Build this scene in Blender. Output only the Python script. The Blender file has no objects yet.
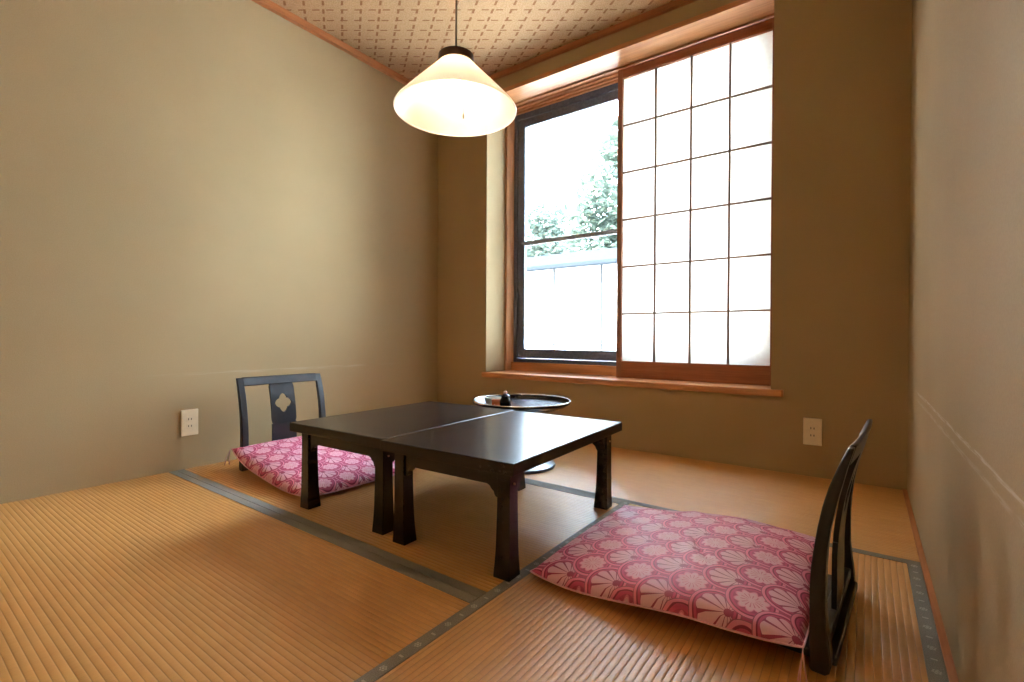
import bpy, bmesh, math, random
from mathutils import Vector, Matrix
from math import pi, sin, cos, radians as R

S = bpy.context.scene
C = S.collection

# ------------------------------------------------------------------ node helpers
class V:
    """a float socket with arithmetic"""
    def __init__(s, nt, sock): s.nt, s.s = nt, sock
    def _m(s, op, *a, clamp=False):
        n = s.nt.nodes.new('ShaderNodeMath'); n.operation = op; n.use_clamp = clamp
        for i, v in enumerate((s,) + a):
            if isinstance(v, V): s.nt.links.new(v.s, n.inputs[i])
            else: n.inputs[i].default_value = v
        return V(s.nt, n.outputs[0])
    def __add__(s, o): return s._m('ADD', o)
    def __sub__(s, o): return s._m('SUBTRACT', o)
    def __mul__(s, o): return s._m('MULTIPLY', o)
    def __truediv__(s, o): return s._m('DIVIDE', o)
    def __radd__(s, o): return s._m('ADD', o)
    def __rmul__(s, o): return s._m('MULTIPLY', o)
    def rsub(s, o): return (s * -1.0) + o
    def fract(s): return s._m('FRACT')
    def abs(s): return s._m('ABSOLUTE')
    def sin(s): return s._m('SINE')
    def sqrt(s): return s._m('SQRT')
    def pow(s, p): return s._m('POWER', p)
    def lt(s, o): return s._m('LESS_THAN', o)
    def gt(s, o): return s._m('GREATER_THAN', o)
    def min(s, o): return s._m('MINIMUM', o)
    def max(s, o): return s._m('MAXIMUM', o)
    def atan2(s, o): return s._m('ARCTAN2', o)
    def floor(s): return s._m('FLOOR')
    def clamp(s): return s._m('ADD', 0.0, clamp=True)
    def smooth(s, a, b):
        n = s.nt.nodes.new('ShaderNodeMapRange'); n.interpolation_type = 'SMOOTHSTEP'
        s.nt.links.new(s.s, n.inputs['Value'])
        n.inputs['From Min'].default_value = a; n.inputs['From Max'].default_value = b
        return V(s.nt, n.outputs[0])

class Mat:
    def __init__(s, name, rough=.5, spec=.5, metal=0.0):
        s.m = bpy.data.materials.new(name); s.m.use_nodes = True
        s.nt = s.m.node_tree; s.b = s.nt.nodes['Principled BSDF']; s.out = s.nt.nodes['Material Output']
        s.b.inputs['Roughness'].default_value = rough
        s.b.inputs['Specular IOR Level'].default_value = spec
        s.b.inputs['Metallic'].default_value = metal
        s.tc = s.nt.nodes.new('ShaderNodeTexCoord')
    def coords(s, kind='Object'):
        n = s.nt.nodes.new('ShaderNodeSeparateXYZ'); s.nt.links.new(s.tc.outputs[kind], n.inputs[0])
        return [V(s.nt, o) for o in n.outputs]
    def vec(s, x, y, z):
        n = s.nt.nodes.new('ShaderNodeCombineXYZ')
        for i, v in enumerate((x, y, z)):
            if isinstance(v, V): s.nt.links.new(v.s, n.inputs[i])
            else: n.inputs[i].default_value = v
        return n.outputs[0]
    def noise(s, vec, scale=10, detail=3, rough=.5):
        n = s.nt.nodes.new('ShaderNodeTexNoise'); n.inputs['Scale'].default_value = scale
        n.inputs['Detail'].default_value = detail; n.inputs['Roughness'].default_value = rough
        s.nt.links.new(vec, n.inputs['Vector']); return V(s.nt, n.outputs['Fac'])
    def mix(s, f, a, b):
        n = s.nt.nodes.new('ShaderNodeMix'); n.data_type = 'RGBA'
        if isinstance(f, V): s.nt.links.new(f.s, n.inputs['Factor'])
        else: n.inputs['Factor'].default_value = f
        for v, k in ((a, 6), (b, 7)):
            if isinstance(v, tuple): n.inputs[k].default_value = (*v, 1)
            else: s.nt.links.new(v, n.inputs[k])
        return n.outputs[2]
    def base(s, c):
        if isinstance(c, tuple): s.b.inputs['Base Color'].default_value = (*c, 1)
        else: s.nt.links.new(c, s.b.inputs['Base Color'])
        return s
    def rough(s, v): s.nt.links.new(v.s, s.b.inputs['Roughness']); return s
    def bump(s, h, strength=.3, dist=.01):
        n = s.nt.nodes.new('ShaderNodeBump'); n.inputs['Strength'].default_value = strength
        n.inputs['Distance'].default_value = dist
        s.nt.links.new(h.s, n.inputs['Height']); s.nt.links.new(n.outputs[0], s.b.inputs['Normal'])
        return s

def shader_mix(m, fac, a, b):
    n = m.nt.nodes.new('ShaderNodeMixShader')
    if isinstance(fac, float): n.inputs[0].default_value = fac
    else: m.nt.links.new(fac, n.inputs[0])
    m.nt.links.new(a, n.inputs[1]); m.nt.links.new(b, n.inputs[2]); return n.outputs[0]

# ------------------------------------------------------------------ materials
def wood(name, c1, c2, axis=0, rough=.45, scale=1.0, spec=.4, coat=0.0):
    m = Mat(name, rough, spec); x = m.coords('Object')
    k = [38.0 * scale] * 3; k[axis] = 2.2 * scale
    v = m.vec(x[0] * k[0], x[1] * k[1], x[2] * k[2])
    n = m.noise(v, 1.0, 4, .6); w = m.noise(v, 4.0, 2, .5)
    f = (n * .75 + w * .25).smooth(.32, .68)
    m.base(m.mix(f, c1, c2)).bump(w, .06, .002)
    m.b.inputs['Coat Weight'].default_value = coat
    return m.m

def plaster(name, col, dark, scratch=None):
    m = Mat(name, .85, .2); x = m.coords('Object'); v = m.vec(*x)
    n = m.noise(v, 260, 3, .6); b = m.noise(v, 2.2, 3, .5); f = (n * .6 + b * .4).smooth(.3, .7)
    c = m.mix(f, dark, col)
    if scratch == 'right':      # two pale rubbed lines at the height of chair backs
        y, z = x[1], x[2]
        wob = m.noise(m.vec(y * 3.0, 0.0, 0.0), 1.0, 2) * .012
        brk = m.noise(m.vec(y * 14.0, z * 300.0, 0.0), 1.0, 3).smooth(.36, .6)
        l1 = (z - .449 - wob).abs().smooth(.006, .0015)
        l2 = (z - .425 - wob * .7).abs().smooth(.007, .002) * .5
        rng = y.smooth(-.36, -.55) * y.smooth(-2.5, -2.3)
        c = m.mix(((l1 + l2) * brk * rng * .4).clamp(), c, (.74, .68, .55))
    if scratch == 'left':       # faint scuffed band, fine horizontal streaks
        y, z = x[1], x[2]
        brk = m.noise(m.vec(y * 6.0, z * 130.0, 0.0), 1.0, 3).smooth(.42, .62)
        l1 = (z - .455).abs().smooth(.012, .002)
        rng = y.smooth(-1.95, -1.5) * y.smooth(-.3, -.8)
        c = m.mix((l1 * brk * rng * .14).clamp(), c, (.78, .74, .64))
    m.base(c).bump(n, .25, .002)
    return m.m

def rush(name, axis):
    """woven rush: ridges run along `axis` (0 = x, 1 = y)"""
    m = Mat(name, .42, .9); x = m.coords('Object')
    s = x[1 - axis]; t = x[axis]
    p = .0145
    ph = (s / p).fract()
    ridge = (ph * pi).sin().abs().pow(.7)
    strand = m.noise(m.vec(s * 30.0, t * 30.0, 0.0) if False else m.vec((s / p).floor() * 7.3, t * 420.0, 0.0), 1.0, 2, .6)
    tone = m.noise(m.vec((s / p).floor() * 3.1, t * 9.0, 0.0), 1.0, 3, .6)
    big = m.noise(m.vec(*x), 1.6, 2, .5)
    g = ((t / (p * 1.0) + (s / p).floor() * .5).fract() - .5).abs().smooth(.47, .5)
    c = m.mix((tone * .6 + big * .4).smooth(.3, .7), (.58, .268, .062), (.68, .345, .092))
    c = m.mix(strand.smooth(.3, .75) * .25, c, (.68, .40, .15))
    c = m.mix(ridge.smooth(.42, .06) * .42, c, (.17, .08, .025))
    c = m.mix((g * .25).clamp(), c, (.20, .10, .03))
    m.base(c)
    return m.m

def border_cloth(name, axis, off, motif):
    """dark grey-green mat border with small woven flowers and dashes; off = centre line"""
    m = Mat(name, .75, .25); x = m.coords('Object')
    s = x[1 - axis] - off[0]; t = x[axis] - off[1]
    w = m.noise(m.vec(x[0] * 500.0, x[1] * 500.0, 0.0), 1.0, 2)
    c = m.mix(w.smooth(.3, .7), (.20, .19, .165), (.32, .31, .275))
    if motif:
        a = ((t / .0895).fract() - .5) * .0895
        d = (s * s + a * a).sqrt(); ang = s.atan2(a)
        pet = ((ang * 6.0).sin() * .0012) + .0072
        fl = d.lt(pet) * ((d - .0038).abs().gt(.0009))
        a2 = (((t / .0895) + .5).fract() - .5) * .0895
        da = s.abs().lt(.0055) * a2.abs().lt(.0025)
        c = m.mix(((fl + da) * .65).clamp(), c, (.60, .58, .50))
    m.base(c).bump(w, .3, .001)
    return m.m

def ceiling_paper():
    """tan paper with a slanted lattice of short brown dashes"""
    m = Mat('ceiling_paper', .8, .2); x = m.coords('Object')
    X, Y = x[0] - .276, x[1] + 1.026
    # lattice a=(.085,.061) b=(-.078,.054)
    det = .085 * .054 + .078 * .061
    u = (X * (.054 / det)) + (Y * (.078 / det))
    v = (Y * (.085 / det)) - (X * (.061 / det))
    du = ((u + .5).fract() - .5).abs(); dv = ((v + .5).fract() - .5).abs()
    dash_u = (u * 1.3333 + .12).fract(); dash_v = (v * 1.3333 + .1).fract()
    h = dv.lt(.055) * dash_u.lt(.52)
    k = du.lt(.065) * dash_v.lt(.55)
    fine = m.noise(m.vec(*x), 170, 2, .6); fine2 = m.noise(m.vec(*x), 420, 2, .6)
    c = m.mix(fine.smooth(.35, .65), (.40, .235, .11), (.53, .34, .185))
    f = (h + k).clamp() * fine2.smooth(.2, .5)
    c = m.mix((f * .95).clamp(), c, (.24, .095, .03))
    m.base(c).bump(fine, .3, .002)
    return m.m

def cushion_cloth():
    """rose cloth with overlapping fan scallops, alternately filled with petals and blossoms"""
    m = Mat('rose_scallop_cloth', .55, .35); x = m.coords('UV')
    px, py = .124, .110; r = .0525
    X, Y = x[0], x[1]            # metres on the cloth; fan tops point to -u
    def lattice(ox, oy):
        a = ((X / px + ox).fract() - .5) * px; b = ((Y / py + oy).fract() - .5) * py
        return a, b, (a * a + b * b).sqrt()
    aA, bA, dA = lattice(0.0, 0.0); aB, bB, dB = lattice(.5, .5)
    inA = dA.lt(r); inB = dB.lt(r)
    cxA = X - aA; cxB = X - aB
    A = inA * (inB.rsub(1.0) + inB * cxA.gt(cxB)).clamp()
    B = inB * A.rsub(1.0)
    d = (dA * A + dB * B) / r; a = aA * A + aB * B; b = bA * A + bB * B
    on = (A + B).clamp()
    pink, deep, pale, light = (.62, .090, .195), (.22, .018, .06), (.86, .27, .39), (.84, .47, .555)
    w = m.noise(m.vec(X * 1.0, Y * 1.0, 0.0), 900, 2)
    c = m.mix(w.smooth(.3, .7), (.48, .060, .145), pink)
    # small lobes filling the gaps
    aC, bC, dC = lattice(.28, .5); aD, bD, dD = lattice(.78, 0.0)
    dl = dC.min(dD)
    c = m.mix((dl - .019).abs().lt(.0028) * 1.0, c, pale)
    c = m.mix((dl - .011).abs().lt(.0016) * .9, c, deep)
    # scallop ground, dark line, pale ring
    c = m.mix(on, c, pink)
    c = m.mix(on * d.gt(.86), c, pale)
    c = m.mix(on * (d - .825).abs().lt(.025) * .85, c, deep)
    c = m.mix(on * d.gt(.965) * .7, c, deep)
    # fan petals
    ap = a - .026; dp = (ap * ap + b * b).sqrt() / r; th = b.atan2(ap * -1.0)
    k = 6.5 / pi
    petal = ((th * k + .5).fract() - .5).abs()
    inside = d.lt(.70)
    pf = (d + petal * petal * .45).lt(.72) * petal.lt(.40) * dp.gt(.16) * th.abs().lt(2.4)
    c = m.mix(A * inside * .55, c, deep)
    c = m.mix(A * pf, c, light)
    # blossom
    th2 = b.atan2(a * -1.0)
    edge = (th2 * 5.0).sin().abs() * .15 + .50
    bl = d.lt(edge)
    streak = ((th2 * (7.0 / pi)).fract() - .5).abs().lt(.14) * d.gt(.14) * d.lt(.42)
    c = m.mix(B * inside * .35, c, deep)
    c = m.mix(B * bl, c, light)
    c = m.mix(B * streak * .8, c, pink)
    c = m.mix(B * (d - edge).abs().lt(.04) * .6, c, pale)
    m.base(c).bump(w, .25, .001)
    return m.m

def simple(name, col, rough=.5, spec=.5, metal=0.0, var=.12, scale=60):
    m = Mat(name, rough, spec, metal); x = m.coords('Object')
    n = m.noise(m.vec(*x), scale, 3, .5)
    m.base(m.mix(n.smooth(.3, .7), tuple(v * (1 - var) for v in col), tuple(min(1, v * (1 + var)) for v in col)))
    return m.m

def lacquer(name, c1, c2, rough, axis=1, spec=.5):
    m = Mat(name, rough, spec); x = m.coords('Object')
    k = [60.0] * 3; k[axis] = 3.0
    n = m.noise(m.vec(x[0] * k[0], x[1] * k[1], x[2] * k[2]), 1.0, 4, .6)
    m.base(m.mix(n.smooth(.3, .7), c1, c2))
    m.bump(n, .035, .002)
    return m.m

def paper_mat():
    m = Mat('shoji_paper', .9, .1); x = m.coords('Object')
    n = m.noise(m.vec(*x), 45, 4, .6)
    col = m.mix(n.smooth(.3, .7), (.90, .87, .81), (.94, .92, .87))
    t = m.nt.nodes.new('ShaderNodeBsdfTranslucent'); d = m.nt.nodes.new('ShaderNodeBsdfDiffuse')
    for q in (t, d): m.nt.links.new(col, q.inputs['Color'])
    m.nt.links.new(shader_mix(m, .32, t.outputs[0], d.outputs[0]), m.out.inputs['Surface'])
    return m.m

def glass_mat():
    m = Mat('window_glass')
    t = m.nt.nodes.new('ShaderNodeBsdfTransparent'); t.inputs[0].default_value = (.94, .97, .97, 1)
    g = m.nt.nodes.new('ShaderNodeBsdfGlossy'); g.inputs['Roughness'].default_value = .02
    f = m.nt.nodes.new('ShaderNodeFresnel'); f.inputs[0].default_value = 1.45
    m.nt.links.new(shader_mix(m, f.outputs[0], t.outputs[0], g.outputs[0]), m.out.inputs['Surface'])
    return m.m

def shade_mat():
    m = Mat('milk_glass', .2, .5); x = m.coords('Object')
    n = m.noise(m.vec(*x), 12, 2, .5)
    col = m.mix(n.smooth(.3, .7), (.95, .91, .82), (.97, .94, .86))
    t = m.nt.nodes.new('ShaderNodeBsdfTranslucent'); m.nt.links.new(col, t.inputs['Color'])
    m.base(col)
    m.nt.links.new(shader_mix(m, .55, m.b.outputs[0], t.outputs[0]), m.out.inputs['Surface'])
    return m.m

def emit(name, col, strength):
    m = Mat(name); e = m.nt.nodes.new('ShaderNodeEmission')
    e.inputs[0].default_value = (*col, 1); e.inputs[1].default_value = strength
    m.nt.links.new(e.outputs[0], m.out.inputs['Surface']); return m.m

M = {}
M['wall_l'] = plaster('olive_plaster_left', (.43, .32, .17), (.385, .28, .145), 'left')
M['wall'] = plaster('olive_plaster', (.43, .32, .17), (.385, .28, .145))
M['wall_r'] = plaster('olive_plaster_right', (.43, .32, .175), (.385, .28, .15), 'right')
M['rush_x'] = rush('woven_rush_x', 0)
M['rush_y'] = rush('woven_rush_y', 1)
M['ceil'] = ceiling_paper()
M['floor'] = wood('floor_board', (.22, .11, .05), (.32, .17, .08), 0)
M['warm_wood'] = wood('warm_wood_panel', (.40, .225, .095), (.50, .30, .135), 2)
M['trim'] = wood('red_cedar_trim', (.34, .12, .045), (.46, .18, .07), 0, .4)
M['trim_y'] = wood('red_cedar_trim_y', (.42, .14, .045), (.52, .20, .07), 1, .45)
M['cedar_z'] = wood('cedar_upright', (.44, .20, .085), (.56, .28, .125), 2, .4)
M['cedar'] = wood('cedar_board', (.48, .20, .078), (.62, .29, .12), 0, .38)
M['shoji_x'] = wood('shoji_rail_wood', (.30, .10, .045), (.40, .145, .065), 0, .4)
M['shoji_z'] = wood('shoji_stile_wood', (.30, .115, .055), (.38, .15, .075), 2, .4)
M['muntin'] = wood('shoji_lattice_wood', (.20, .105, .06), (.26, .14, .08), 2, .5)
M['paper'] = paper_mat()
M['alu'] = simple('dark_aluminium', (.13, .155, .22), .38, .5, .2)
M['rail'] = simple('grey_rail', (.34, .39, .44), .45)
M['glass'] = glass_mat()
M['table'] = lacquer('dark_table_wood', (.012, .008, .0065), (.021, .014, .011), .27, 1, .45)
M['chair'] = lacquer('black_lacquer', (.007, .006, .007), (.012, .011, .013), .36, 2, .6)
M['cloth'] = cushion_cloth()
M['thread'] = simple('pink_thread', (.62, .34, .36), .8, .2)
M['brass'] = simple('worn_brass', (.45, .27, .13), .35, .5, .9)
M['shade'] = shade_mat()
M['cap'] = simple('dark_brown_cap', (.050, .026, .014), .45)
M['cord'] = simple('brown_cord', (.26, .16, .08), .6)
M['bulb'] = emit('lit_bulb', (1.0, .70, .45), 46.0)
M['chain'] = simple('chain_metal', (.30, .26, .18), .4, .5, .7)
M['plate'] = simple('ivory_plastic', (.78, .67, .47), .4, .5, 0, .03)
M['slot'] = simple('dark_slot', (.04, .03, .025), .6)
M['tray_in'] = simple('plum_grey_sheen', (.050, .042, .060), .22)  # plum-grey stands in for the window reflected inside the black tray
M['tray'] = simple('black_tray_lacquer', (.014, .012, .014), .25)
M['chrome'] = simple('polished_metal', (.62, .62, .64), .22, .5, 1.0, .05)
M['base_metal'] = simple('grey_metal', (.17, .18, .20), .3, .5, .85)
M['black'] = simple('black_ceramic', (.012, .011, .012), .25)
M['orange'] = simple('orange_brown_box', (.42, .12, .035), .45)
M['white'] = simple('pale_glass_dish', (.72, .78, .74), .12, .6)
M['knob'] = simple('pale_knob', (.62, .55, .50), .3)
M['ext_wall'] = simple('white_panel', (.86, .87, .87), .7, .2, 0, .02, 3)
M['ext_line'] = simple('grey_post', (.028, .028, .029), .9, 0.0)
M['ext_roof'] = simple('grey_blue_roof', (.021, .0245, .028), .9, 0.0)
M['bark'] = simple('grey_bark', (.20, .15, .10), .9)
M['ground'] = simple('pale_gravel', (.60, .59, .57), .9, .2, 0, .15, 20)
def leaf_mat(name, c1, c2):
    m = Mat(name, .6, .3); x = m.coords('Object'); n = m.noise(m.vec(*x), 6, 2)
    col = m.mix(n.smooth(.3, .7), c1, c2)
    d = m.nt.nodes.new('ShaderNodeBsdfDiffuse'); t = m.nt.nodes.new('ShaderNodeBsdfTranslucent')
    for q in (d, t): m.nt.links.new(col, q.inputs['Color'])
    m.nt.links.new(shader_mix(m, .45, d.outputs[0], t.outputs[0]), m.out.inputs['Surface']); return m.m
M['leaf'] = leaf_mat('light_green_leaves', (.070, .092, .068), (.105, .125, .098))
M['leaf2'] = leaf_mat('pale_green_leaves', (.076, .098, .078), (.108, .13, .106))

# ------------------------------------------------------------------ mesh helpers
def box(bm, x0, x1, y0, y1, z0, z1, bev=0.0):
    v = [bm.verts.new(p) for p in ((x0, y0, z0), (x1, y0, z0), (x1, y1, z0), (x0, y1, z0), (x0, y0, z1), (x1, y0, z1), (x1, y1, z1), (x0, y1, z1))]
    fs = [bm.faces.new([v[i] for i in q]) for q in ((0, 3, 2, 1), (4, 5, 6, 7), (0, 1, 5, 4), (1, 2, 6, 5), (2, 3, 7, 6), (3, 0, 4, 7))]
    if bev:
        es = list({e for f in fs for e in f.edges})
        bmesh.ops.bevel(bm, geom=es, offset=bev, segments=2, profile=.5, affect='EDGES')

def prism(bm, pts, a, b, plane='xz', bev=0.0):
    """polygon pts extruded from a to b along the missing axis"""
    def P(p, t):
        return {'xz': (p[0], t, p[1]), 'yz': (t, p[0], p[1]), 'xy': (p[0], p[1], t)}[plane]
    lo = [bm.verts.new(P(p, a)) for p in pts]; hi = [bm.verts.new(P(p, b)) for p in pts]
    n = len(pts); fs = [bm.faces.new(lo), bm.faces.new(hi[::-1])]
    for i in range(n): fs.append(bm.faces.new((lo[i], hi[i], hi[(i + 1) % n], lo[(i + 1) % n])))
    bmesh.ops.recalc_face_normals(bm, faces=fs)
    if bev:
        es = list({e for f in fs[:2] for e in f.edges})
        bmesh.ops.bevel(bm, geom=es, offset=bev, segments=2, profile=.5, affect='EDGES')

def lathe(bm, prof, seg=48, cx=0, cy=0, closed=False):
    rings = []
    for r, z in prof:
        if r < 1e-6: rings.append([bm.verts.new((cx, cy, z))])
        else: rings.append([bm.verts.new((cx + r * cos(2 * pi * i / seg), cy + r * sin(2 * pi * i / seg), z)) for i in range(seg)])
    fs = []
    prs = list(zip(rings, rings[1:])) + ([(rings[-1], rings[0])] if closed else [])
    for a, b in prs:
        for i in range(seg):
            j = (i + 1) % seg
            if len(a) == 1 and len(b) == 1: continue
            if len(a) == 1: fs.append(bm.faces.new((a[0], b[i], b[j])))
            elif len(b) == 1: fs.append(bm.faces.new((a[i], b[0], a[j])))
            else: fs.append(bm.faces.new((a[i], b[i], b[j], a[j])))
    bmesh.ops.recalc_face_normals(bm, faces=fs)

def tube(bm, pts, r, seg=8, r_end=None):
    pts = [Vector(p) for p in pts]; rings = []
    for i, p in enumerate(pts):
        t = (pts[min(i + 1, len(pts) - 1)] - pts[max(i - 1, 0)]).normalized()
        u = t.orthogonal().normalized() if i == 0 else (u - t * u.dot(t)).normalized()
        w = t.cross(u); rr = r if r_end is None else r + (r_end - r) * i / (len(pts) - 1)
        rings.append([bm.verts.new(p + (u * cos(2 * pi * k / seg) + w * sin(2 * pi * k / seg)) * rr) for k in range(seg)])
    fs = []
    for a, b in zip(rings, rings[1:]):
        for k in range(seg): fs.append(bm.faces.new((a[k], a[(k + 1) % seg], b[(k + 1) % seg], b[k])))
    fs.append(bm.faces.new(rings[0][::-1])); fs.append(bm.faces.new(rings[-1]))
    bmesh.ops.recalc_face_normals(bm, faces=fs)

def loft(bm, secs):
    """closed loft through lists of 3-D points"""
    rings = [[bm.verts.new(p) for p in s] for s in secs]; n = len(secs[0]); fs = []
    for a, b in zip(rings, rings[1:]):
        for k in range(n): fs.append(bm.faces.new((a[k], a[(k + 1) % n], b[(k + 1) % n], b[k])))
    fs.append(bm.faces.new(rings[0][::-1])); fs.append(bm.faces.new(rings[-1]))
    bmesh.ops.recalc_face_normals(bm, faces=fs)
    return fs

def obj(name, bm, mat, parent=None, smooth=False, bevel=0.0, loc=None):
    me = bpy.data.meshes.new(name); bm.to_mesh(me); bm.free()
    o = bpy.data.objects.new(name, me); C.objects.link(o)
    me.materials.append(M[mat] if isinstance(mat, str) else mat)
    if smooth:
        for p in me.polygons: p.use_smooth = True
        me.set_sharp_from_angle(angle=R(smooth if smooth is not True else 40))
    if bevel:
        b = o.modifiers.new('bevel', 'BEVEL'); b.width = bevel; b.segments = 2; b.limit_method = 'ANGLE'; b.angle_limit = R(40)
    if parent: o.parent = parent
    if loc: o.location = loc
    return o

def B(): return bmesh.new()
def tag(o, label, cat, group=None):
    o['label'] = label; o['category'] = cat
    if group: o['group'] = group
    return o
def thing(name, label, cat, loc=(0, 0, 0), rz=0.0, group=None):
    o = bpy.data.objects.new(name, None); C.objects.link(o)
    o.empty_display_size = .05; o.location = loc; o.rotation_euler = (0, 0, rz)
    return tag(o, label, cat, group)
def struct(name, bm, mat, **k):
    o = obj(name, bm, mat, **k); o['kind'] = 'structure'; return o

# ------------------------------------------------------------------ room dimensions
W, H, YB = 2.782, 2.452, -3.0
X0, X1, ZS, ZO = .479, 2.266, .395, 2.307       # window opening

# ------------------------------------------------------------------ shell
bm = B(); box(bm, -.12, W + .12, YB - .12, .42, -.09, -.055); struct('floor', bm, 'floor')
bm = B(); box(bm, -.12, W + .12, YB - .12, .42, H, H + .08); struct('ceiling', bm, 'ceil')
bm = B(); box(bm, -.12, 0, YB - .12, .42, -.055, H); struct('wall_left', bm, 'wall_l')
bm = B(); box(bm, W, W + .12, YB - .12, .42, -.055, H); struct('wall_right', bm, 'wall_r')
bm = B(); box(bm, 0, W, YB - .12, YB, -.055, H); struct('wall_front', bm, 'warm_wood')
bm = B()
box(bm, 0, X0, 0, .42, -.055, H); box(bm, X1, W, 0, .42, -.055, H)
box(bm, X0, X1, 0, .42, -.055, ZS - .034); box(bm, X0, X1, 0, .42, ZO + .03, H)
struct('wall_back', bm, 'wall')

# ceiling cornice strips
for n, b, mt in (('trim_1', (0, .030, YB, 0, 2.414, H), 'trim_y'), ('trim_2', (.030, W - .030, -.026, 0, 2.420, H), 'trim'),
                 ('trim_3', (W - .030, W, YB, 0, 2.414, H), 'trim_y')):
    bm = B(); box(bm, *b, bev=.002); struct(n, bm, mt)
# wood strip between the mats and the right wall, door-side threshold
bm = B(); box(bm, W - .0145, W, -2.66, 0, -.055, .003, bev=.001); struct('trim_4', bm, 'trim_y')
bm = B(); box(bm, 0, W, YB, -2.661, -.055, .004, bev=.001); struct('trim_5', bm, 'floor')
# window board: top at ZS, standing 2 cm proud of the wall, rounded ears
bm = B()
prof = [(X0, .27), (X0, 0), (.449, 0), (.449, -.012), (.457, -.022), (2.312, -.022), (2.32, -.012), (2.32, 0), (X1, 0), (X1, .27)]
prism(bm, prof, ZS - .034, ZS, 'xy', bev=.003)
struct('trim_6', bm, 'cedar')
# threshold under the metal window
bm = B(); box(bm, X0, X1, .272, .42, ZS - .034, .457, bev=.002); struct('trim_7', bm, 'cedar')
# head board with shoji grooves
bm = B(); box(bm, X0, X1, -.010, .42, ZO, ZO + .03, bev=.002)
for a, b in ((.158, .166), (.204, .212), (.246, .254), (.284, .296)): box(bm, X0, X1, a, b, ZO - .010, ZO)
struct('trim_8', bm, 'cedar')
# side jambs
bm = B(); box(bm, X0, X0 + .020, .212, .42, .457, ZO - .012, bev=.002); box(bm, X0, X0 + .020, .212, .271, ZS, .457); struct('trim_9', bm, 'cedar_z')
bm = B(); box(bm, X1 - .020, X1, .256, .42, .457, ZO - .012, bev=.002); struct('trim_10', bm, 'cedar_z')

# ------------------------------------------------------------------ aluminium window
win = bpy.data.objects.new('window_1', None); C.objects.link(win); win['kind'] = 'structure'
wx0, wx1, wz0, wz1 = X0 + .020, X1 - .020, .457, ZO - .012
bm = B()
box(bm, wx0, wx0 + .028, .298, .41, wz0, wz1); box(bm, wx1 - .028, wx1, .298, .41, wz0, wz1)
box(bm, wx0 + .028, wx1 - .028, .298, .41, wz0, wz0 + .028); box(bm, wx0 + .028, wx1 - .028, .298, .41, wz1 - .04, wz1)
obj('outer_frame', bm, 'alu', win, bevel=.002)
def sash(x0, x1, y, bar):
    z0, z1 = wz0 + .030, wz1 - .042; t = .028
    bm = B()
    box(bm, x0, x0 + .058, y, y + t, z0, z1); box(bm, x1 - .058, x1, y, y + t, z0, z1)
    box(bm, x0 + .058, x1 - .058, y, y + t, z0, z0 + .068); box(bm, x0 + .058, x1 - .058, y, y + t, z1 - .055, z1)
    s = obj('sash', bm, 'alu', win, bevel=.002)
    bm = B(); box(bm, x0 + .057, x1 - .057, y + .012, y + .016, z0 + .067, z1 - .054); obj('glass_pane', bm, 'glass', s)
    if bar:
        bm = B(); box(bm, x0 + .058, x1 - .058, y - .006, y + .011, 1.320, 1.350); obj('mid_rail', bm, 'rail', s, bevel=.002)
sash(wx0 + .029, 1.435, .312, True)
sash(1.375, wx1 - .029, .362, True)

# ------------------------------------------------------------------ shoji screen
sx0, sx1, sy0, sy1 = 1.384, 2.262, .170, .200
pz0, pz1 = .498, 2.240
sh = thing('shoji_screen', 'sliding paper screen with brown wooden lattice covering the right half of the window', 'paper screen', ((sx0 + sx1) / 2, (sy0 + sy1) / 2, ZS + .0005))
off = Vector(sh.location)
def sbox(name, mat, *b, bev=.0015):
    bm = B(); box(bm, b[0] - off.x, b[1] - off.x, b[2] - off.y, b[3] - off.y, b[4] - off.z, b[5] - off.z)
    return obj(name, bm, mat, sh, bevel=bev)
sbox('stile', 'shoji_z', sx0, sx0 + .031, sy0, sy1, ZS + .001, 2.2955)
sbox('stile', 'shoji_z', sx1 - .026, sx1, sy0, sy1, ZS + .001, 2.2955)
sbox('bottom_rail', 'shoji_x', sx0 + .031, sx1 - .026, sy0 + .001, sy1, ZS + .001, pz0)
sbox('top_rail', 'shoji_x', sx0 + .031, sx1 - .026, sy0 + .001, sy1, pz1, 2.2955)
px0, px1 = sx0 + .031, sx1 - .026
bm = B()
for i in range(1, 4):
    x = px0 + (px1 - px0) * i / 4 - off.x
    box(bm, x - .0055, x + .0055, .176 - off.y, .190 - off.y, pz0 - off.z, pz1 - off.z)
for i in range(1, 6):
    z = pz0 + (pz1 - pz0) * i / 6 - off.z
    box(bm, px0 - off.x, px1 - off.x, .178 - off.y, .1895 - off.y, z - .005, z + .005)
obj('lattice', bm, 'muntin', sh)
sbox('paper', 'paper', px0 - .002, px1 + .002, .1905, .1915, pz0 - .002, pz1 + .002, bev=0)

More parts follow.
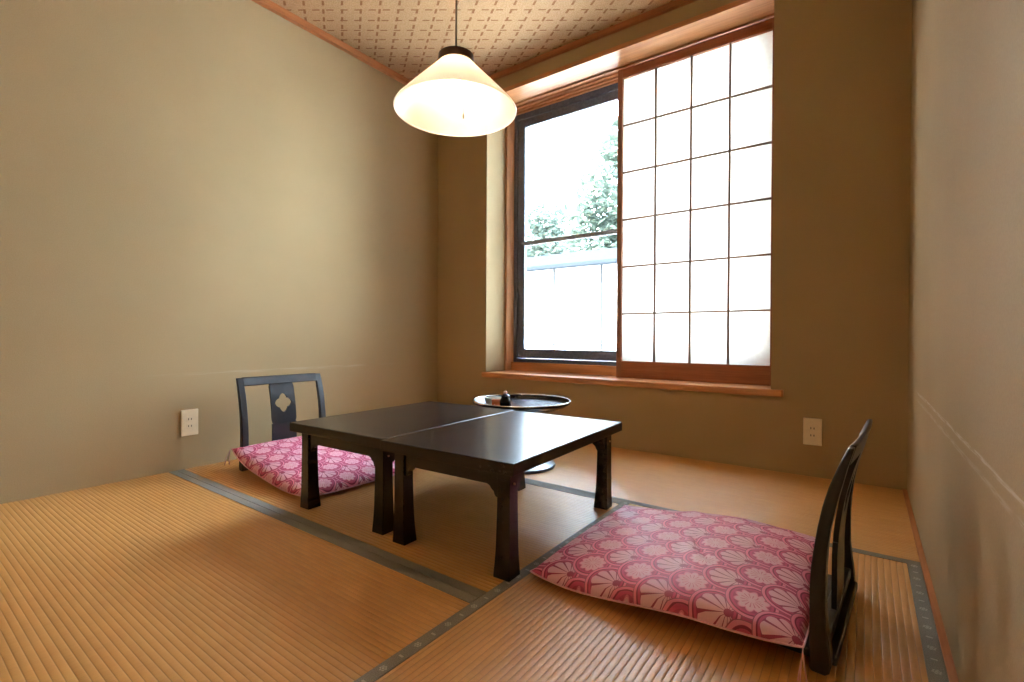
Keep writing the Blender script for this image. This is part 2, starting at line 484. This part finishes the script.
# ------------------------------------------------------------------ tatami mats
def tatami(label, x0, x1, y0, y1, axis, borders):
    # cross-section of the mat: a row of rounded rush ridges, swept along the mat
    p = .0145; a, b = (y0, y1) if axis == 0 else (x0, x1)
    c0, c1 = (x0, x1) if axis == 0 else (y0, y1)
    us = [a]; k = math.floor(a / p)
    while True:
        for q in (0, .06, .16, .3, .5, .7, .84, .94):
            u = (k + q) * p
            if a + .0004 < u < b - .0004: us.append(u)
        k += 1
        if k * p > b: break
    us.append(b)
    def hz(u): return -.0013 * (1 - abs(sin(pi * ((u / p) % 1))) ** .6)
    bm = B(); P = (lambda u, c, z: (c, u, z)) if axis == 0 else (lambda u, c, z: (u, c, z))
    sec = [(a, -.0545)] + [(u, hz(u)) for u in us] + [(b, -.0545)]
    loft(bm, [[P(u, c, z) for u, z in sec] for c in (c0, c1)])
    t = obj('tatami_mat', bm, 'rush_x' if axis == 0 else 'rush_y', smooth=50); tag(t, label, 'tatami mat')
    for b0, b1, motif in borders:
        bm = B()
        if axis == 0: box(bm, x0, x1, b0, b1, -.001, .0012, bev=.0006)
        else: box(bm, b0, b1, y0, y1, -.001, .0012, bev=.0006)
        mt = border_cloth('border_cloth', axis, ((b0 + b1) / 2, -1.768 - .0895 / 2), motif)
        obj('border', bm, mt, t)
BW = .031
SY, SX, S2 = -1.732, 1.8745, -.863            # seams
tatami('tan rush mat in the open front left of the floor, nothing standing on it', 0.0005, SX - .0005, -2.66, SY - .0005, 0, [(SY - .0005 - BW, SY - .0005, False)])
tatami('tan rush mat lying under the two dark low tables', 0.0005, SX - .0005, SY + .0005, S2 - .0005, 0, [(SY + .0005, SY + .0005 + BW, False), (S2 - .0005 - BW, S2 - .0005, False)])
tatami('tan rush mat under the pink cushion and chair by the right wall', SX + .0005, W - .015, -2.66, S2 - .0005, 1, [(SX + .0005, SX + .0005 + BW, True), (W - .015 - BW, W - .015, True)])
tatami('long tan rush mat along the back wall below the window', 1.0205, W - .015, S2 + .0005, -.001, 0, [(S2 + .0005, S2 + .0005 + BW, False)])
tatami('short tan rush mat in the back left corner behind the tables', 0.0005, 1.0195, S2 + .0005, -.001, 0, [(S2 + .0005, S2 + .0005 + BW, False)])

# ------------------------------------------------------------------ low tables
def bracket_profile(x0, x1, top, mid, low, w=.030):
    """apron outline with a stepped curved bracket at each end"""
    L = [(x0, low), (x0 + w * .30, low), (x0 + w * .45, low + (mid - low) * .18), (x0 + w * .55, low + (mid - low) * .45),
         (x0 + w * .80, low + (mid - low) * .62), (x0 + w, mid - .004), (x0 + w * 1.3, mid)]
    Rr = [(x0 + x1 - p[0], p[1]) for p in L[::-1]]
    return [(x0, top)] + L + Rr + [(x1, top)]
def low_table(label, cx, cy, rz, w, d):
    t = thing('low_table', label, 'low table', (cx, cy, 0), rz)
    h, th = .320, .033
    bm = B(); box(bm, -w / 2, w / 2, -d / 2, d / 2, h - th, h); obj('table_top', bm, 'table', t, bevel=.0025)
    ix, iy = w / 2 - .031, d / 2 - .030; lw = .041
    for sx in (-1, 1):
        for sy in (-1, 1):
            secs = []
            for z, k in ((0.0003, .053), (.012, .052), (.04, .0485), (.08, .045), (.13, .043), (.20, lw), (h - th - .0005, lw)):
                ex = (k - lw)
                # outer faces stay nearly plumb, the foot flares mostly inward along x and a little outward
                xo, xi = sx * (ix + ex * .25), sx * (ix - lw - ex * .75)
                yo, yi = sy * (iy + ex * .35), sy * (iy - lw - ex * .65)
                secs.append([(xo, yo, z), (xi, yo, z), (xi, yi, z), (xo, yi, z)])
            bm = B(); loft(bm, secs); leg = obj('leg', bm, 'table', t, bevel=.002)
            bm = B()
            bmesh.ops.create_cone(bm, cap_ends=True, segments=12, radius1=.0035, radius2=.003, depth=.006,
                                  matrix=Matrix.Translation((sx * (ix + .001), sy * (iy - lw / 2), .252)) @ Matrix.Rotation(pi / 2, 4, 'Y'))
            obj('hinge_pin', bm, 'brass', leg)
    for sy in (-1, 1):
        bm = B(); a, b = sorted((sy * (iy - .006), sy * (iy - .024)))
        prism(bm, bracket_profile(-ix + lw - .001, ix - lw + .001, h - th - .0003, .243, .212), a, b, 'xz')
        obj('apron', bm, 'table', t, bevel=.0012)
    for sx in (-1, 1):
        bm = B(); a, b = sorted((sx * (ix - .006), sx * (ix - .022)))
        prism(bm, bracket_profile(-iy + lw - .001, iy - lw + .001, h - th - .0003, .274, .226, .036), a, b, 'yz')
        obj('side_rail', bm, 'table', t, bevel=.0012)
    return t
low_table('dark brown low table on the left of the joined pair, nearer the left wall', 1.146, -1.294, R(2.2), .512, .746)
low_table('dark brown low table on the right of the joined pair, glossy with window light', 1.657, -1.290, R(2.2), .497, .746)

# ------------------------------------------------------------------ legless floor chairs
def lean(z):
    if z < .16: return 0.0
    return -.66 * (z - .16) ** 2
def chair_x(z): return lean(z)
def floor_chair(label, x, y, rz):
    t = thing('floor_chair', label, 'floor chair', (x, y, 0), rz)
    hw = .207
    zs = [0.0, .006, .02, .04, .06, .085, .12, .16, .20, .24, .28, .32, .36, .40, .438]
    for s in (-1, 1):
        secs = []
        for z in zs:
            c = chair_x(z); hd = .013 if z < .18 else .013 - .0025 * min(1, (z - .18) / .07) - (.0055 * (z - .35) / .088 if z > .35 else 0)
            f, b = c + hd, c - hd
            if z < .10: b -= .011 * (1 - (z / .10) ** 2) if z > .02 else .006 + .0045 * (z / .02)
            if z < .006: f -= .004; b += .006
            y0, y1 = s * (hw - .018), s * (hw + .013)
            secs.append([(f, y0, z), (f, y1, z), (b, y1, z), (b, y0, z)])
        bm = B(); loft(bm, secs); obj('stile', bm, 'chair', t, smooth=30, bevel=.003)
    # top rail, slightly bowed backwards in the middle
    secs = []
    for i in range(13):
        u = -1 + 2 * i / 12; yy = u * (hw - .0125); bow = -.006 * (1 - u * u)
        zt, zb = .440, .399; ht = .0055; hb = .0085
        secs.append([(chair_x(zb) + hb + bow, yy, zb), (chair_x(zt) + ht + bow, yy, zt), (chair_x(zt) - ht + bow, yy, zt), (chair_x(zb) - hb + bow, yy, zb)])
    bm = B(); loft(bm, secs); obj('top_rail', bm, 'chair', t, smooth=30, bevel=.003)
    # splat with a four-lobed diamond hole, bent to the lean of the back
    zc, zb, zt, sw, c0 = .302, .035, .410, .063, -.003
    N = 48
    def ring(k):
        hole, outer = [], []
        for i in range(N):
            a = 2 * pi * i / N
            q = abs(((a / (pi / 2)) + .5) % 1 - .5) * 2      # 0 at lobe tip, 1 on the diagonal
            rr = .044 * (1 - .33 * q ** 1.25)
            hole.append((rr * cos(a), rr * 1.08 * sin(a)))
            ca, sa = cos(a), sin(a)
            zz = min(zt - zc, .10)
            m = min(sw / max(abs(ca), 1e-6), zz / max(abs(sa), 1e-6))
            outer.append((m * ca, m * sa))
        return hole, outer
    hole, outer = ring(0)
    bm = B(); th = .005
    def pt(p, s): 
        z = zc + p[1]; return (chair_x(z) - .009 + s * th, c0 + p[0], z)
    Lv = {}
    for s in (-1, 1):
        Lv[s] = ([bm.verts.new(pt(p, s)) for p in hole], [bm.verts.new(pt(p, s)) for p in outer])
    for i in range(N):
        j = (i + 1) % N
        for s in (-1, 1): bm.faces.new((Lv[s][0][i], Lv[s][0][j], Lv[s][1][j], Lv[s][1][i]))
        bm.faces.new((Lv[-1][0][i], Lv[-1][0][j], Lv[1][0][j], Lv[1][0][i]))
        bm.faces.new((Lv[-1][1][i], Lv[-1][1][j], Lv[1][1][j], Lv[1][1][i]))
    secs = []
    for i in range(7):
        z = zb + (zc - .10 - zb) * i / 6; x_ = chair_x(z) - .009
        secs.append([(x_ - th, c0 - sw, z), (x_ - th, c0 + sw, z), (x_ + th, c0 + sw, z), (x_ + th, c0 - sw, z)])
    loft(bm, secs)
    bmesh.ops.recalc_face_normals(bm, faces=bm.faces)
    obj('splat', bm, 'chair', t, smooth=30)
    bm = B(); box(bm, -.016, .008, -hw + .0125, hw - .0125, .034, .058, bev=.003); obj('lower_rail', bm, 'chair', t)
    bm = B(); box(bm, -.030, .375, -hw + .0135, hw - .0135, .010, .028, bev=.004)
    for s in (-1, 1): box(bm, .02, .35, s * .15 - .012, s * .15 + .012, 0, .0105)
    obj('seat_board', bm, 'chair', t)
    return t
floor_chair('black legless floor chair with diamond-cut back splat against the left wall', .254, -1.332, 0.0)
floor_chair('black legless floor chair seen edge-on near the right wall, back turned to it', 2.581, -1.332, pi - .072)

# ------------------------------------------------------------------ cushions
def cushion(label, x, y, rz, lift, seed, tassels, lx, ly, creases=()):
    """local +x is the front of the seat"""
    t = thing('seat_cushion', label, 'cushion', (x, y, 0), rz)
    n = 72; rnd = random.Random(seed)
    bumps = [(rnd.uniform(-.8, .8), rnd.uniform(-.8, .8), rnd.uniform(0, pi), rnd.uniform(.15, .35), rnd.uniform(-.006, .004)) for _ in range(16)]
    def surf(i, j, top):
        u, v = -1 + 2 * i / n, -1 + 2 * j / n
        # outline: sides drawn in slightly, pointed corners
        X = u * lx / 2 * (1 + .012 * (1 - v * v) * abs(u) ** 3); Yy = v * ly / 2 * (1 + .022 * (1 - u * u) * abs(v) ** 3)
        e = (1 - abs(u) ** 3.2) * (1 - abs(v) ** 3.2)
        e = max(e, 0.0) ** .42
        s = min(1, max(0, (.22 - X) / .34)); s = s * s * (3 - 2 * s)
        zb = .0035 + .029 * s
        back = max(0, (-u - .1) / 1.1)
        Yy *= 1 - .03 * max(0, -u)
        zb += lift * back * back + .010 * (abs(u) * abs(v)) ** 6
        if top:
            z = zb + .013 + .055 * e
            for a, b, th, w, h in bumps:
                q = ((u - a) * cos(th) + (v - b) * sin(th)) / .06; r = (-(u - a) * sin(th) + (v - b) * cos(th)) / w
                z += h * math.exp(-q * q - r * r) * e
            for a, b, th, w, h in creases:
                q = ((X - a) * cos(th) + (Yy - b) * sin(th)) / .007; r = (-(X - a) * sin(th) + (Yy - b) * cos(th)) / w
                z += h * math.exp(-q * q - r * r) * e
        else:
            z = zb + .012 * (1 - e) ** 1.6
        return (X, Yy, z)
    bm = B(); uv = bm.loops.layers.uv.new('UVMap')
    tp = [[bm.verts.new(surf(i, j, True)) for j in range(n + 1)] for i in range(n + 1)]
    bt = [[tp[i][j] if i in (0, n) or j in (0, n) else bm.verts.new(surf(i, j, False)) for j in range(n + 1)] for i in range(n + 1)]
    for i in range(n):
        for j in range(n):
            f = bm.faces.new((tp[i][j], tp[i + 1][j], tp[i + 1][j + 1], tp[i][j + 1]))
            g = bm.faces.new((bt[i][j], bt[i][j + 1], bt[i + 1][j + 1], bt[i + 1][j]))
            for ff in (f, g):
                for l in ff.loops:
                    co = l.vert.co; l[uv].uv = (-co.x + .040, -co.y + .016)
    o = obj('cover', bm, 'cloth', t, smooth=180)
    # rolled seam cord round the edge
    bm = B(); per = [(i, 0) for i in range(n)] + [(n, j) for j in range(n)] + [(i, n) for i in range(n, 0, -1)] + [(0, j) for j in range(n, 0, -1)]
    pts = [surf(i, j, True) for i, j in per]; pts.append(pts[0])
    tube(bm, pts, .0022, 6); obj('seam', bm, 'cloth', t, smooth=180)
    for (cu, cv, dz) in tassels:
        p = Vector(surf(n if cu > 0 else 0, n if cv > 0 else 0, True)); bm = B()
        for k in range(4):
            a = rnd.uniform(-.006, .006); b = rnd.uniform(-.006, .006)
            tube(bm, [p, p + Vector((0, cv * .008, -.004)), p + Vector((a, cv * .020 + b, dz * .6)), p + Vector((a * 1.6, cv * .022 + b * 1.6, dz))], .0011, 5)
        obj('corner_tassel', bm, 'thread', t, smooth=True)
    return t
cushion('rose pink floor cushion with white fan pattern on the chair at the left wall', .585, -1.306, R(-1), .085, 3, [(-1, -1, -.07)], .665, .598)
cushion('rose pink floor cushion with white fan pattern in front right, before the edge-on chair', 2.236, -1.276, pi + .005, .0, 5, [(-1, 1, -.05)], .615, .622,
        [(-.04, .02, .5, .05, -.009), (-.07, .09, .6, .045, -.009), (-.17, -.06, .1, .04, -.008), (-.22, .22, .9, .04, -.008)])

# ------------------------------------------------------------------ pendant lamp
lx, ly = 1.418, -1.330
lamp = thing('pendant_lamp', 'lit white glass cone lamp hanging over the low tables', 'lamp', (lx, ly, 1.465))
bm = B()
outp = [(.2215, .000), (.223, .004), (.218, .012), (.150, .084), (.095, .140), (.066, .171), (.060, .178)]
inn = [(r - .0035, z + (.0015 if z < .01 else -.001)) for r, z in outp[::-1]]
lathe(bm, outp + inn, 72, closed=True); obj('shade', bm, 'shade', lamp, smooth=60)
bm = B(); lathe(bm, [(0, .207), (.055, .207), (.0645, .202), (.0655, .178), (.0635, .174), (.0635, .1785), (.058, .182), (0, .182)], 48); obj('cap', bm, 'cap', lamp, smooth=30)
bm = B(); lathe(bm, [(0, .1815), (.021, .1815), (.021, .150), (.018, .132), (0, .132)], 24); obj('socket', bm, 'white', lamp, smooth=30)
bm = B(); lathe(bm, [(0, .1315), (.013, .1315), (.016, .118), (.027, .098), (.032, .078), (.028, .058), (.016, .047), (0, .044)], 28); obj('bulb', bm, 'bulb', lamp, smooth=60)
bm = B(); tube(bm, [(0, 0, .2065), (0, 0, H - 1.465 - .024)], .0036, 10); obj('cord', bm, 'cord', lamp, smooth=True)
bm = B(); lathe(bm, [(0, H - 1.465 - .025), (.030, H - 1.465 - .025), (.045, H - 1.465 - .010), (.047, H - 1.465 - .0005), (0, H - 1.465 - .0005)], 32); obj('ceiling_rose', bm, 'cap', lamp, smooth=30)
bm = B(); tube(bm, [(.020, .010, .140), (.026, .012, .10), (.026, .012, -.008)], .0009, 6); ch = obj('pull_chain', bm, 'chain', lamp)
bm = B(); lathe(bm, [(0, -.028), (.0028, -.027), (.0038, -.018), (.0025, -.009), (0, -.0075)], 12, .026, .012); obj('pull_knob', bm, 'chain', ch, smooth=True)

# ------------------------------------------------------------------ wall sockets
def outlet(label, loc, rz):
    t = thing('wall_socket', label, 'wall socket', loc, rz)           # local -y faces the room
    w, h = .0375, .063
    bm = B(); box(bm, -w, w, -.007, -.0003, -h, h); obj('plate', bm, 'plate', t, bevel=.003)
    for z in (.0165, -.0165):
        bm = B(); box(bm, -.013, .013, -.0082, -.0068, z - .0125, z + .0125); f = obj('outlet', bm, 'plate', t, bevel=.0006)
        bm = B()
        for x in (-.0062, .0062): box(bm, x - .0016, x + .0016, -.0086, -.0080, z - .0045, z + .0045)
        obj('slot', bm, 'slot', f)
outlet('ivory double wall socket low on the left wall beside the far chair', (0, -1.676, .222), R(90))
outlet('ivory double wall socket on the back wall right of the window', (2.440, 0, .2085), 0)

# ------------------------------------------------------------------ round stand with tray
sx_, sy_ = 1.245, -.655
st = thing('round_stand', 'round black pedestal tray stand with pale rim behind the low tables', 'tray stand', (sx_, sy_, .0003))
bm = B(); lathe(bm, [(0, .2955), (.215, .2955), (.243, .314), (.246, .324), (.240, .324), (.228, .307), (.210, .303), (0, .303)], 72); obj('tray', bm, 'tray', st, smooth=30)
bm = B(); lathe(bm, [(0, .3033), (.208, .3033), (.208, .3042), (0, .3042)], 64); obj('tray_sheen', bm, 'tray_in', st, smooth=30)  # thin disc carrying the painted window reflection
bm = B(); lathe(bm, [(.2385, .3238), (.2465, .3238), (.2475, .3258), (.2460, .3278), (.2395, .3278), (.2380, .3258)], 72, closed=True); obj('rim', bm, 'chrome', st, smooth=True)
bm = B(); lathe(bm, [(0, .030), (.060, .030), (.050, .040), (.026, .052), (.020, .075), (.018, .27), (.030, .285), (.055, .2953), (0, .2953)], 40); obj('stem', bm, 'chrome', st, smooth=30)
bm = B(); lathe(bm, [(0, 0), (.168, 0), (.172, .006), (.168, .014), (.130, .022), (.075, .030), (0, .030)], 64); obj('base', bm, 'base_metal', st, smooth=30)

def lathe_thing(name, label, cat, loc, parts, group=None):
    t = thing(name, label, cat, loc, 0, group)
    for nm, prof, mt in parts:
        bm = B(); lathe(bm, prof, 32); obj(nm, bm, mt, t, smooth=40)
    return t
ZT = .3050
lathe_thing('lidded_jar', 'small black jar with pale knob standing on the round tray', 'jar', (1.235, -.778, ZT),
            [('body', [(0, 0), (.024, 0), (.027, .006), (.027, .030), (.021, .040), (.019, .048), (0, .048)], 'black'),
             ('lid', [(0, .0482), (.021, .0482), (.022, .054), (.012, .062), (0, .063)], 'black'),
             ('knob', [(0, .0632), (.007, .0632), (.010, .070), (.006, .077), (0, .078)], 'knob')])
t = lathe_thing('glass_dish', 'pale glass dish at the left side of the round tray', 'dish', (1.140, -.740, ZT),
            [('bowl', [(0, 0), (.036, 0), (.046, .012), (.050, .034), (.045, .034), (.040, .014), (.030, .008), (0, .008)], 'white')])
tb = thing('small_box', 'small orange-brown box between the glass dish and the black jar', 'box', (1.192, -.782, ZT), R(25))
bm = B(); box(bm, -.026, .026, -.018, .018, 0, .024); obj('box_body', bm, 'orange', tb, bevel=.003)
bm = B(); box(bm, -.0275, .0275, -.0195, .0195, .0242, .033); obj('box_lid', bm, 'orange', tb, bevel=.003)

# ------------------------------------------------------------------ outside
bm = B(); box(bm, -30, 30, .45, 40, -.75, -.60); struct('ground', bm, 'ground')
bd = thing('outbuilding', 'low white panelled building with pale roof outside the window', 'building', (-2, 6, -.6))
bm = B(); box(bm, -4, 5, 0, 3, 0, 2.66); obj('wall', bm, 'ext_wall', bd)
bm = B(); prism(bm, [(-.25, 2.66), (-.25, 2.72), (.75, 3.12), (1.5, 3.12), (3.2, 2.70), (3.2, 2.66)], -4.2, 5.2, 'yz'); obj('roof', bm, 'ext_roof', bd)
for x in (-2.76, -1.68, -.60, .48, 1.56):
    bm = B(); box(bm, x - .018, x + .018, -.03, 0, .0, 2.655); obj('post', bm, 'ext_line', bd)
    bm = B(); s = -1 if int(x * 10) % 2 else 1
    tube(bm, [(x + .03, -.014, .75), (x + .98, -.014, 1.75)] if s > 0 else [(x - .03, -.014, .75), (x - .98, -.014, 1.75)], .008, 6); obj('brace', bm, 'ext_line', bd)
bm = B(); box(bm, -4, 5, -.02, 0, 1.09, 1.12); obj('band', bm, 'ext_line', bd)

def tree(label, x, y, blobs, mat, seed, th):
    t = thing('leafy_tree', label, 'tree', (x, y, -.6)); rnd = random.Random(seed)
    bm = B(); tube(bm, [(0, 0, 0), (.1, .05, th * .4), (0, -.05, th * .75), (.1, 0, th)], .16, 10, .05)
    for bx, by, bz, r, n in blobs: tube(bm, [(.05, 0, th * .45), (bx * .5, by * .5, (th * .45 + bz) / 2 + .2), (bx, by, bz)], .06, 6, .015)
    obj('trunk', bm, 'bark', t, smooth=True)
    bm = B()
    for bx, by, bz, r, n in blobs:
        for _ in range(n):
            while True:
                p = Vector((rnd.uniform(-1, 1), rnd.uniform(-1, 1), rnd.uniform(-1, 1)))
                if .3 < p.length < 1: break
            p = Vector((bx, by, bz)) + p * r
            q = Matrix.Rotation(rnd.uniform(0, 2 * pi), 4, 'Z') @ Matrix.Rotation(rnd.uniform(-1, 1), 4, 'X') @ Matrix.Rotation(rnd.uniform(-.8, .8), 4, 'Y')
            s = rnd.uniform(.11, .22)
            vs = [bm.verts.new(p + q @ Vector(c)) for c in ((-s, 0, 0), (0, -s * .5, .02), (s * 1.2, 0, 0), (0, s * .5, .02))]
            bm.faces.new(vs)
    obj('foliage', bm, mat, t)
tree('tall pale green leafy tree outside at the right of the clear pane', -4.1, 12.5,
     [(0, 0, 6.0, 1.5, 900), (1.0, .3, 5.0, 1.4, 800), (-.9, .4, 4.8, 1.3, 700), (.5, -.4, 3.7, 1.3, 700), (.3, .2, 7.6, 1.0, 500), (-.5, 0, 3.4, 1.2, 600)], 'leaf', 1, 5.6)
tree('lower pale green leafy tree outside at the left of the clear pane', -9.6, 15.8,
     [(0, 0, 5.4, 1.5, 800), (1.1, .2, 4.9, 1.4, 700), (-1.0, .3, 4.6, 1.4, 600), (.7, .2, 6.6, 1.1, 500), (1.5, 0, 3.9, 1.3, 500)], 'leaf2', 2, 4.6)

# ------------------------------------------------------------------ light
w = bpy.data.worlds.new('overcast'); S.world = w; w.use_nodes = True
nt = w.node_tree; bg = nt.nodes['Background']
tc = nt.nodes.new('ShaderNodeTexCoord'); sp = nt.nodes.new('ShaderNodeSeparateXYZ'); nt.links.new(tc.outputs['Generated'], sp.inputs[0])
mr = nt.nodes.new('ShaderNodeMapRange'); mr.inputs['From Min'].default_value = -.1; mr.inputs['From Max'].default_value = 1
nt.links.new(sp.outputs['Z'], mr.inputs['Value'])
mx = nt.nodes.new('ShaderNodeMix'); mx.data_type = 'RGBA'; nt.links.new(mr.outputs[0], mx.inputs['Factor'])
mx.inputs[6].default_value = (.80, .95, 1.14, 1); mx.inputs[7].default_value = (.74, .93, 1.20, 1)
nt.links.new(mx.outputs[2], bg.inputs['Color']); # overcast sky: about three times as bright overhead as at the horizon
ms = nt.nodes.new('ShaderNodeMapRange'); ms.inputs['From Min'].default_value = 0; ms.inputs['From Max'].default_value = 1
ms.inputs['To Min'].default_value = 11.0; ms.inputs['To Max'].default_value = 33.0
nt.links.new(sp.outputs['Z'], ms.inputs['Value'])
dt = nt.nodes.new('ShaderNodeVectorMath'); dt.operation = 'DOT_PRODUCT'; dt.inputs[1].default_value = (.84, .44, .32)   # sky brightening added on this side to lift the left reveal
nt.links.new(tc.outputs['Generated'], dt.inputs[0])
glow = V(nt, dt.outputs['Value']).max(0.0).pow(2.0) * .3 + .85
nt.links.new((V(nt, ms.outputs[0]) * glow).s, bg.inputs['Strength'])

sl = bpy.data.lights.new('sun', 'SUN'); sl.energy = 36; sl.angle = R(.6); sl.color = (1, .96, .90)
so = bpy.data.objects.new('sun', sl); C.objects.link(so); so.rotation_euler = (R(34), 0, R(-12))   # high sun from behind the house

# ------------------------------------------------------------------ camera
cam = bpy.data.cameras.new('camera'); co = bpy.data.objects.new('camera', cam); C.objects.link(co)
yaw, pitch, roll = -.6316, -.0074, .0048
fw = Vector((sin(yaw) * cos(pitch), cos(yaw) * cos(pitch), sin(pitch)))
r = Vector((cos(yaw), -sin(yaw), 0)); u = r.cross(fw)
r, u = r * cos(roll) + u * sin(roll), u * cos(roll) - r * sin(roll)
co.matrix_world = Matrix(((r.x, u.x, -fw.x, 2.636), (r.y, u.y, -fw.y, -2.640), (r.z, u.z, -fw.z, .640), (0, 0, 0, 1)))
cam.sensor_width = 36; cam.lens = 483.49 * 36 / 1024; cam.clip_start = .02
S.camera = co

S.view_settings.view_transform = 'Standard'; S.view_settings.look = 'None'
S.view_settings.gamma = 1; S.view_settings.use_curve_mapping = False
S.view_settings.exposure = 1.02
S.cycles.max_bounces = 12; S.cycles.diffuse_bounces = 7; S.cycles.transmission_bounces = 8; S.cycles.transparent_max_bounces = 12
S.cycles.sample_clamp_indirect = 8
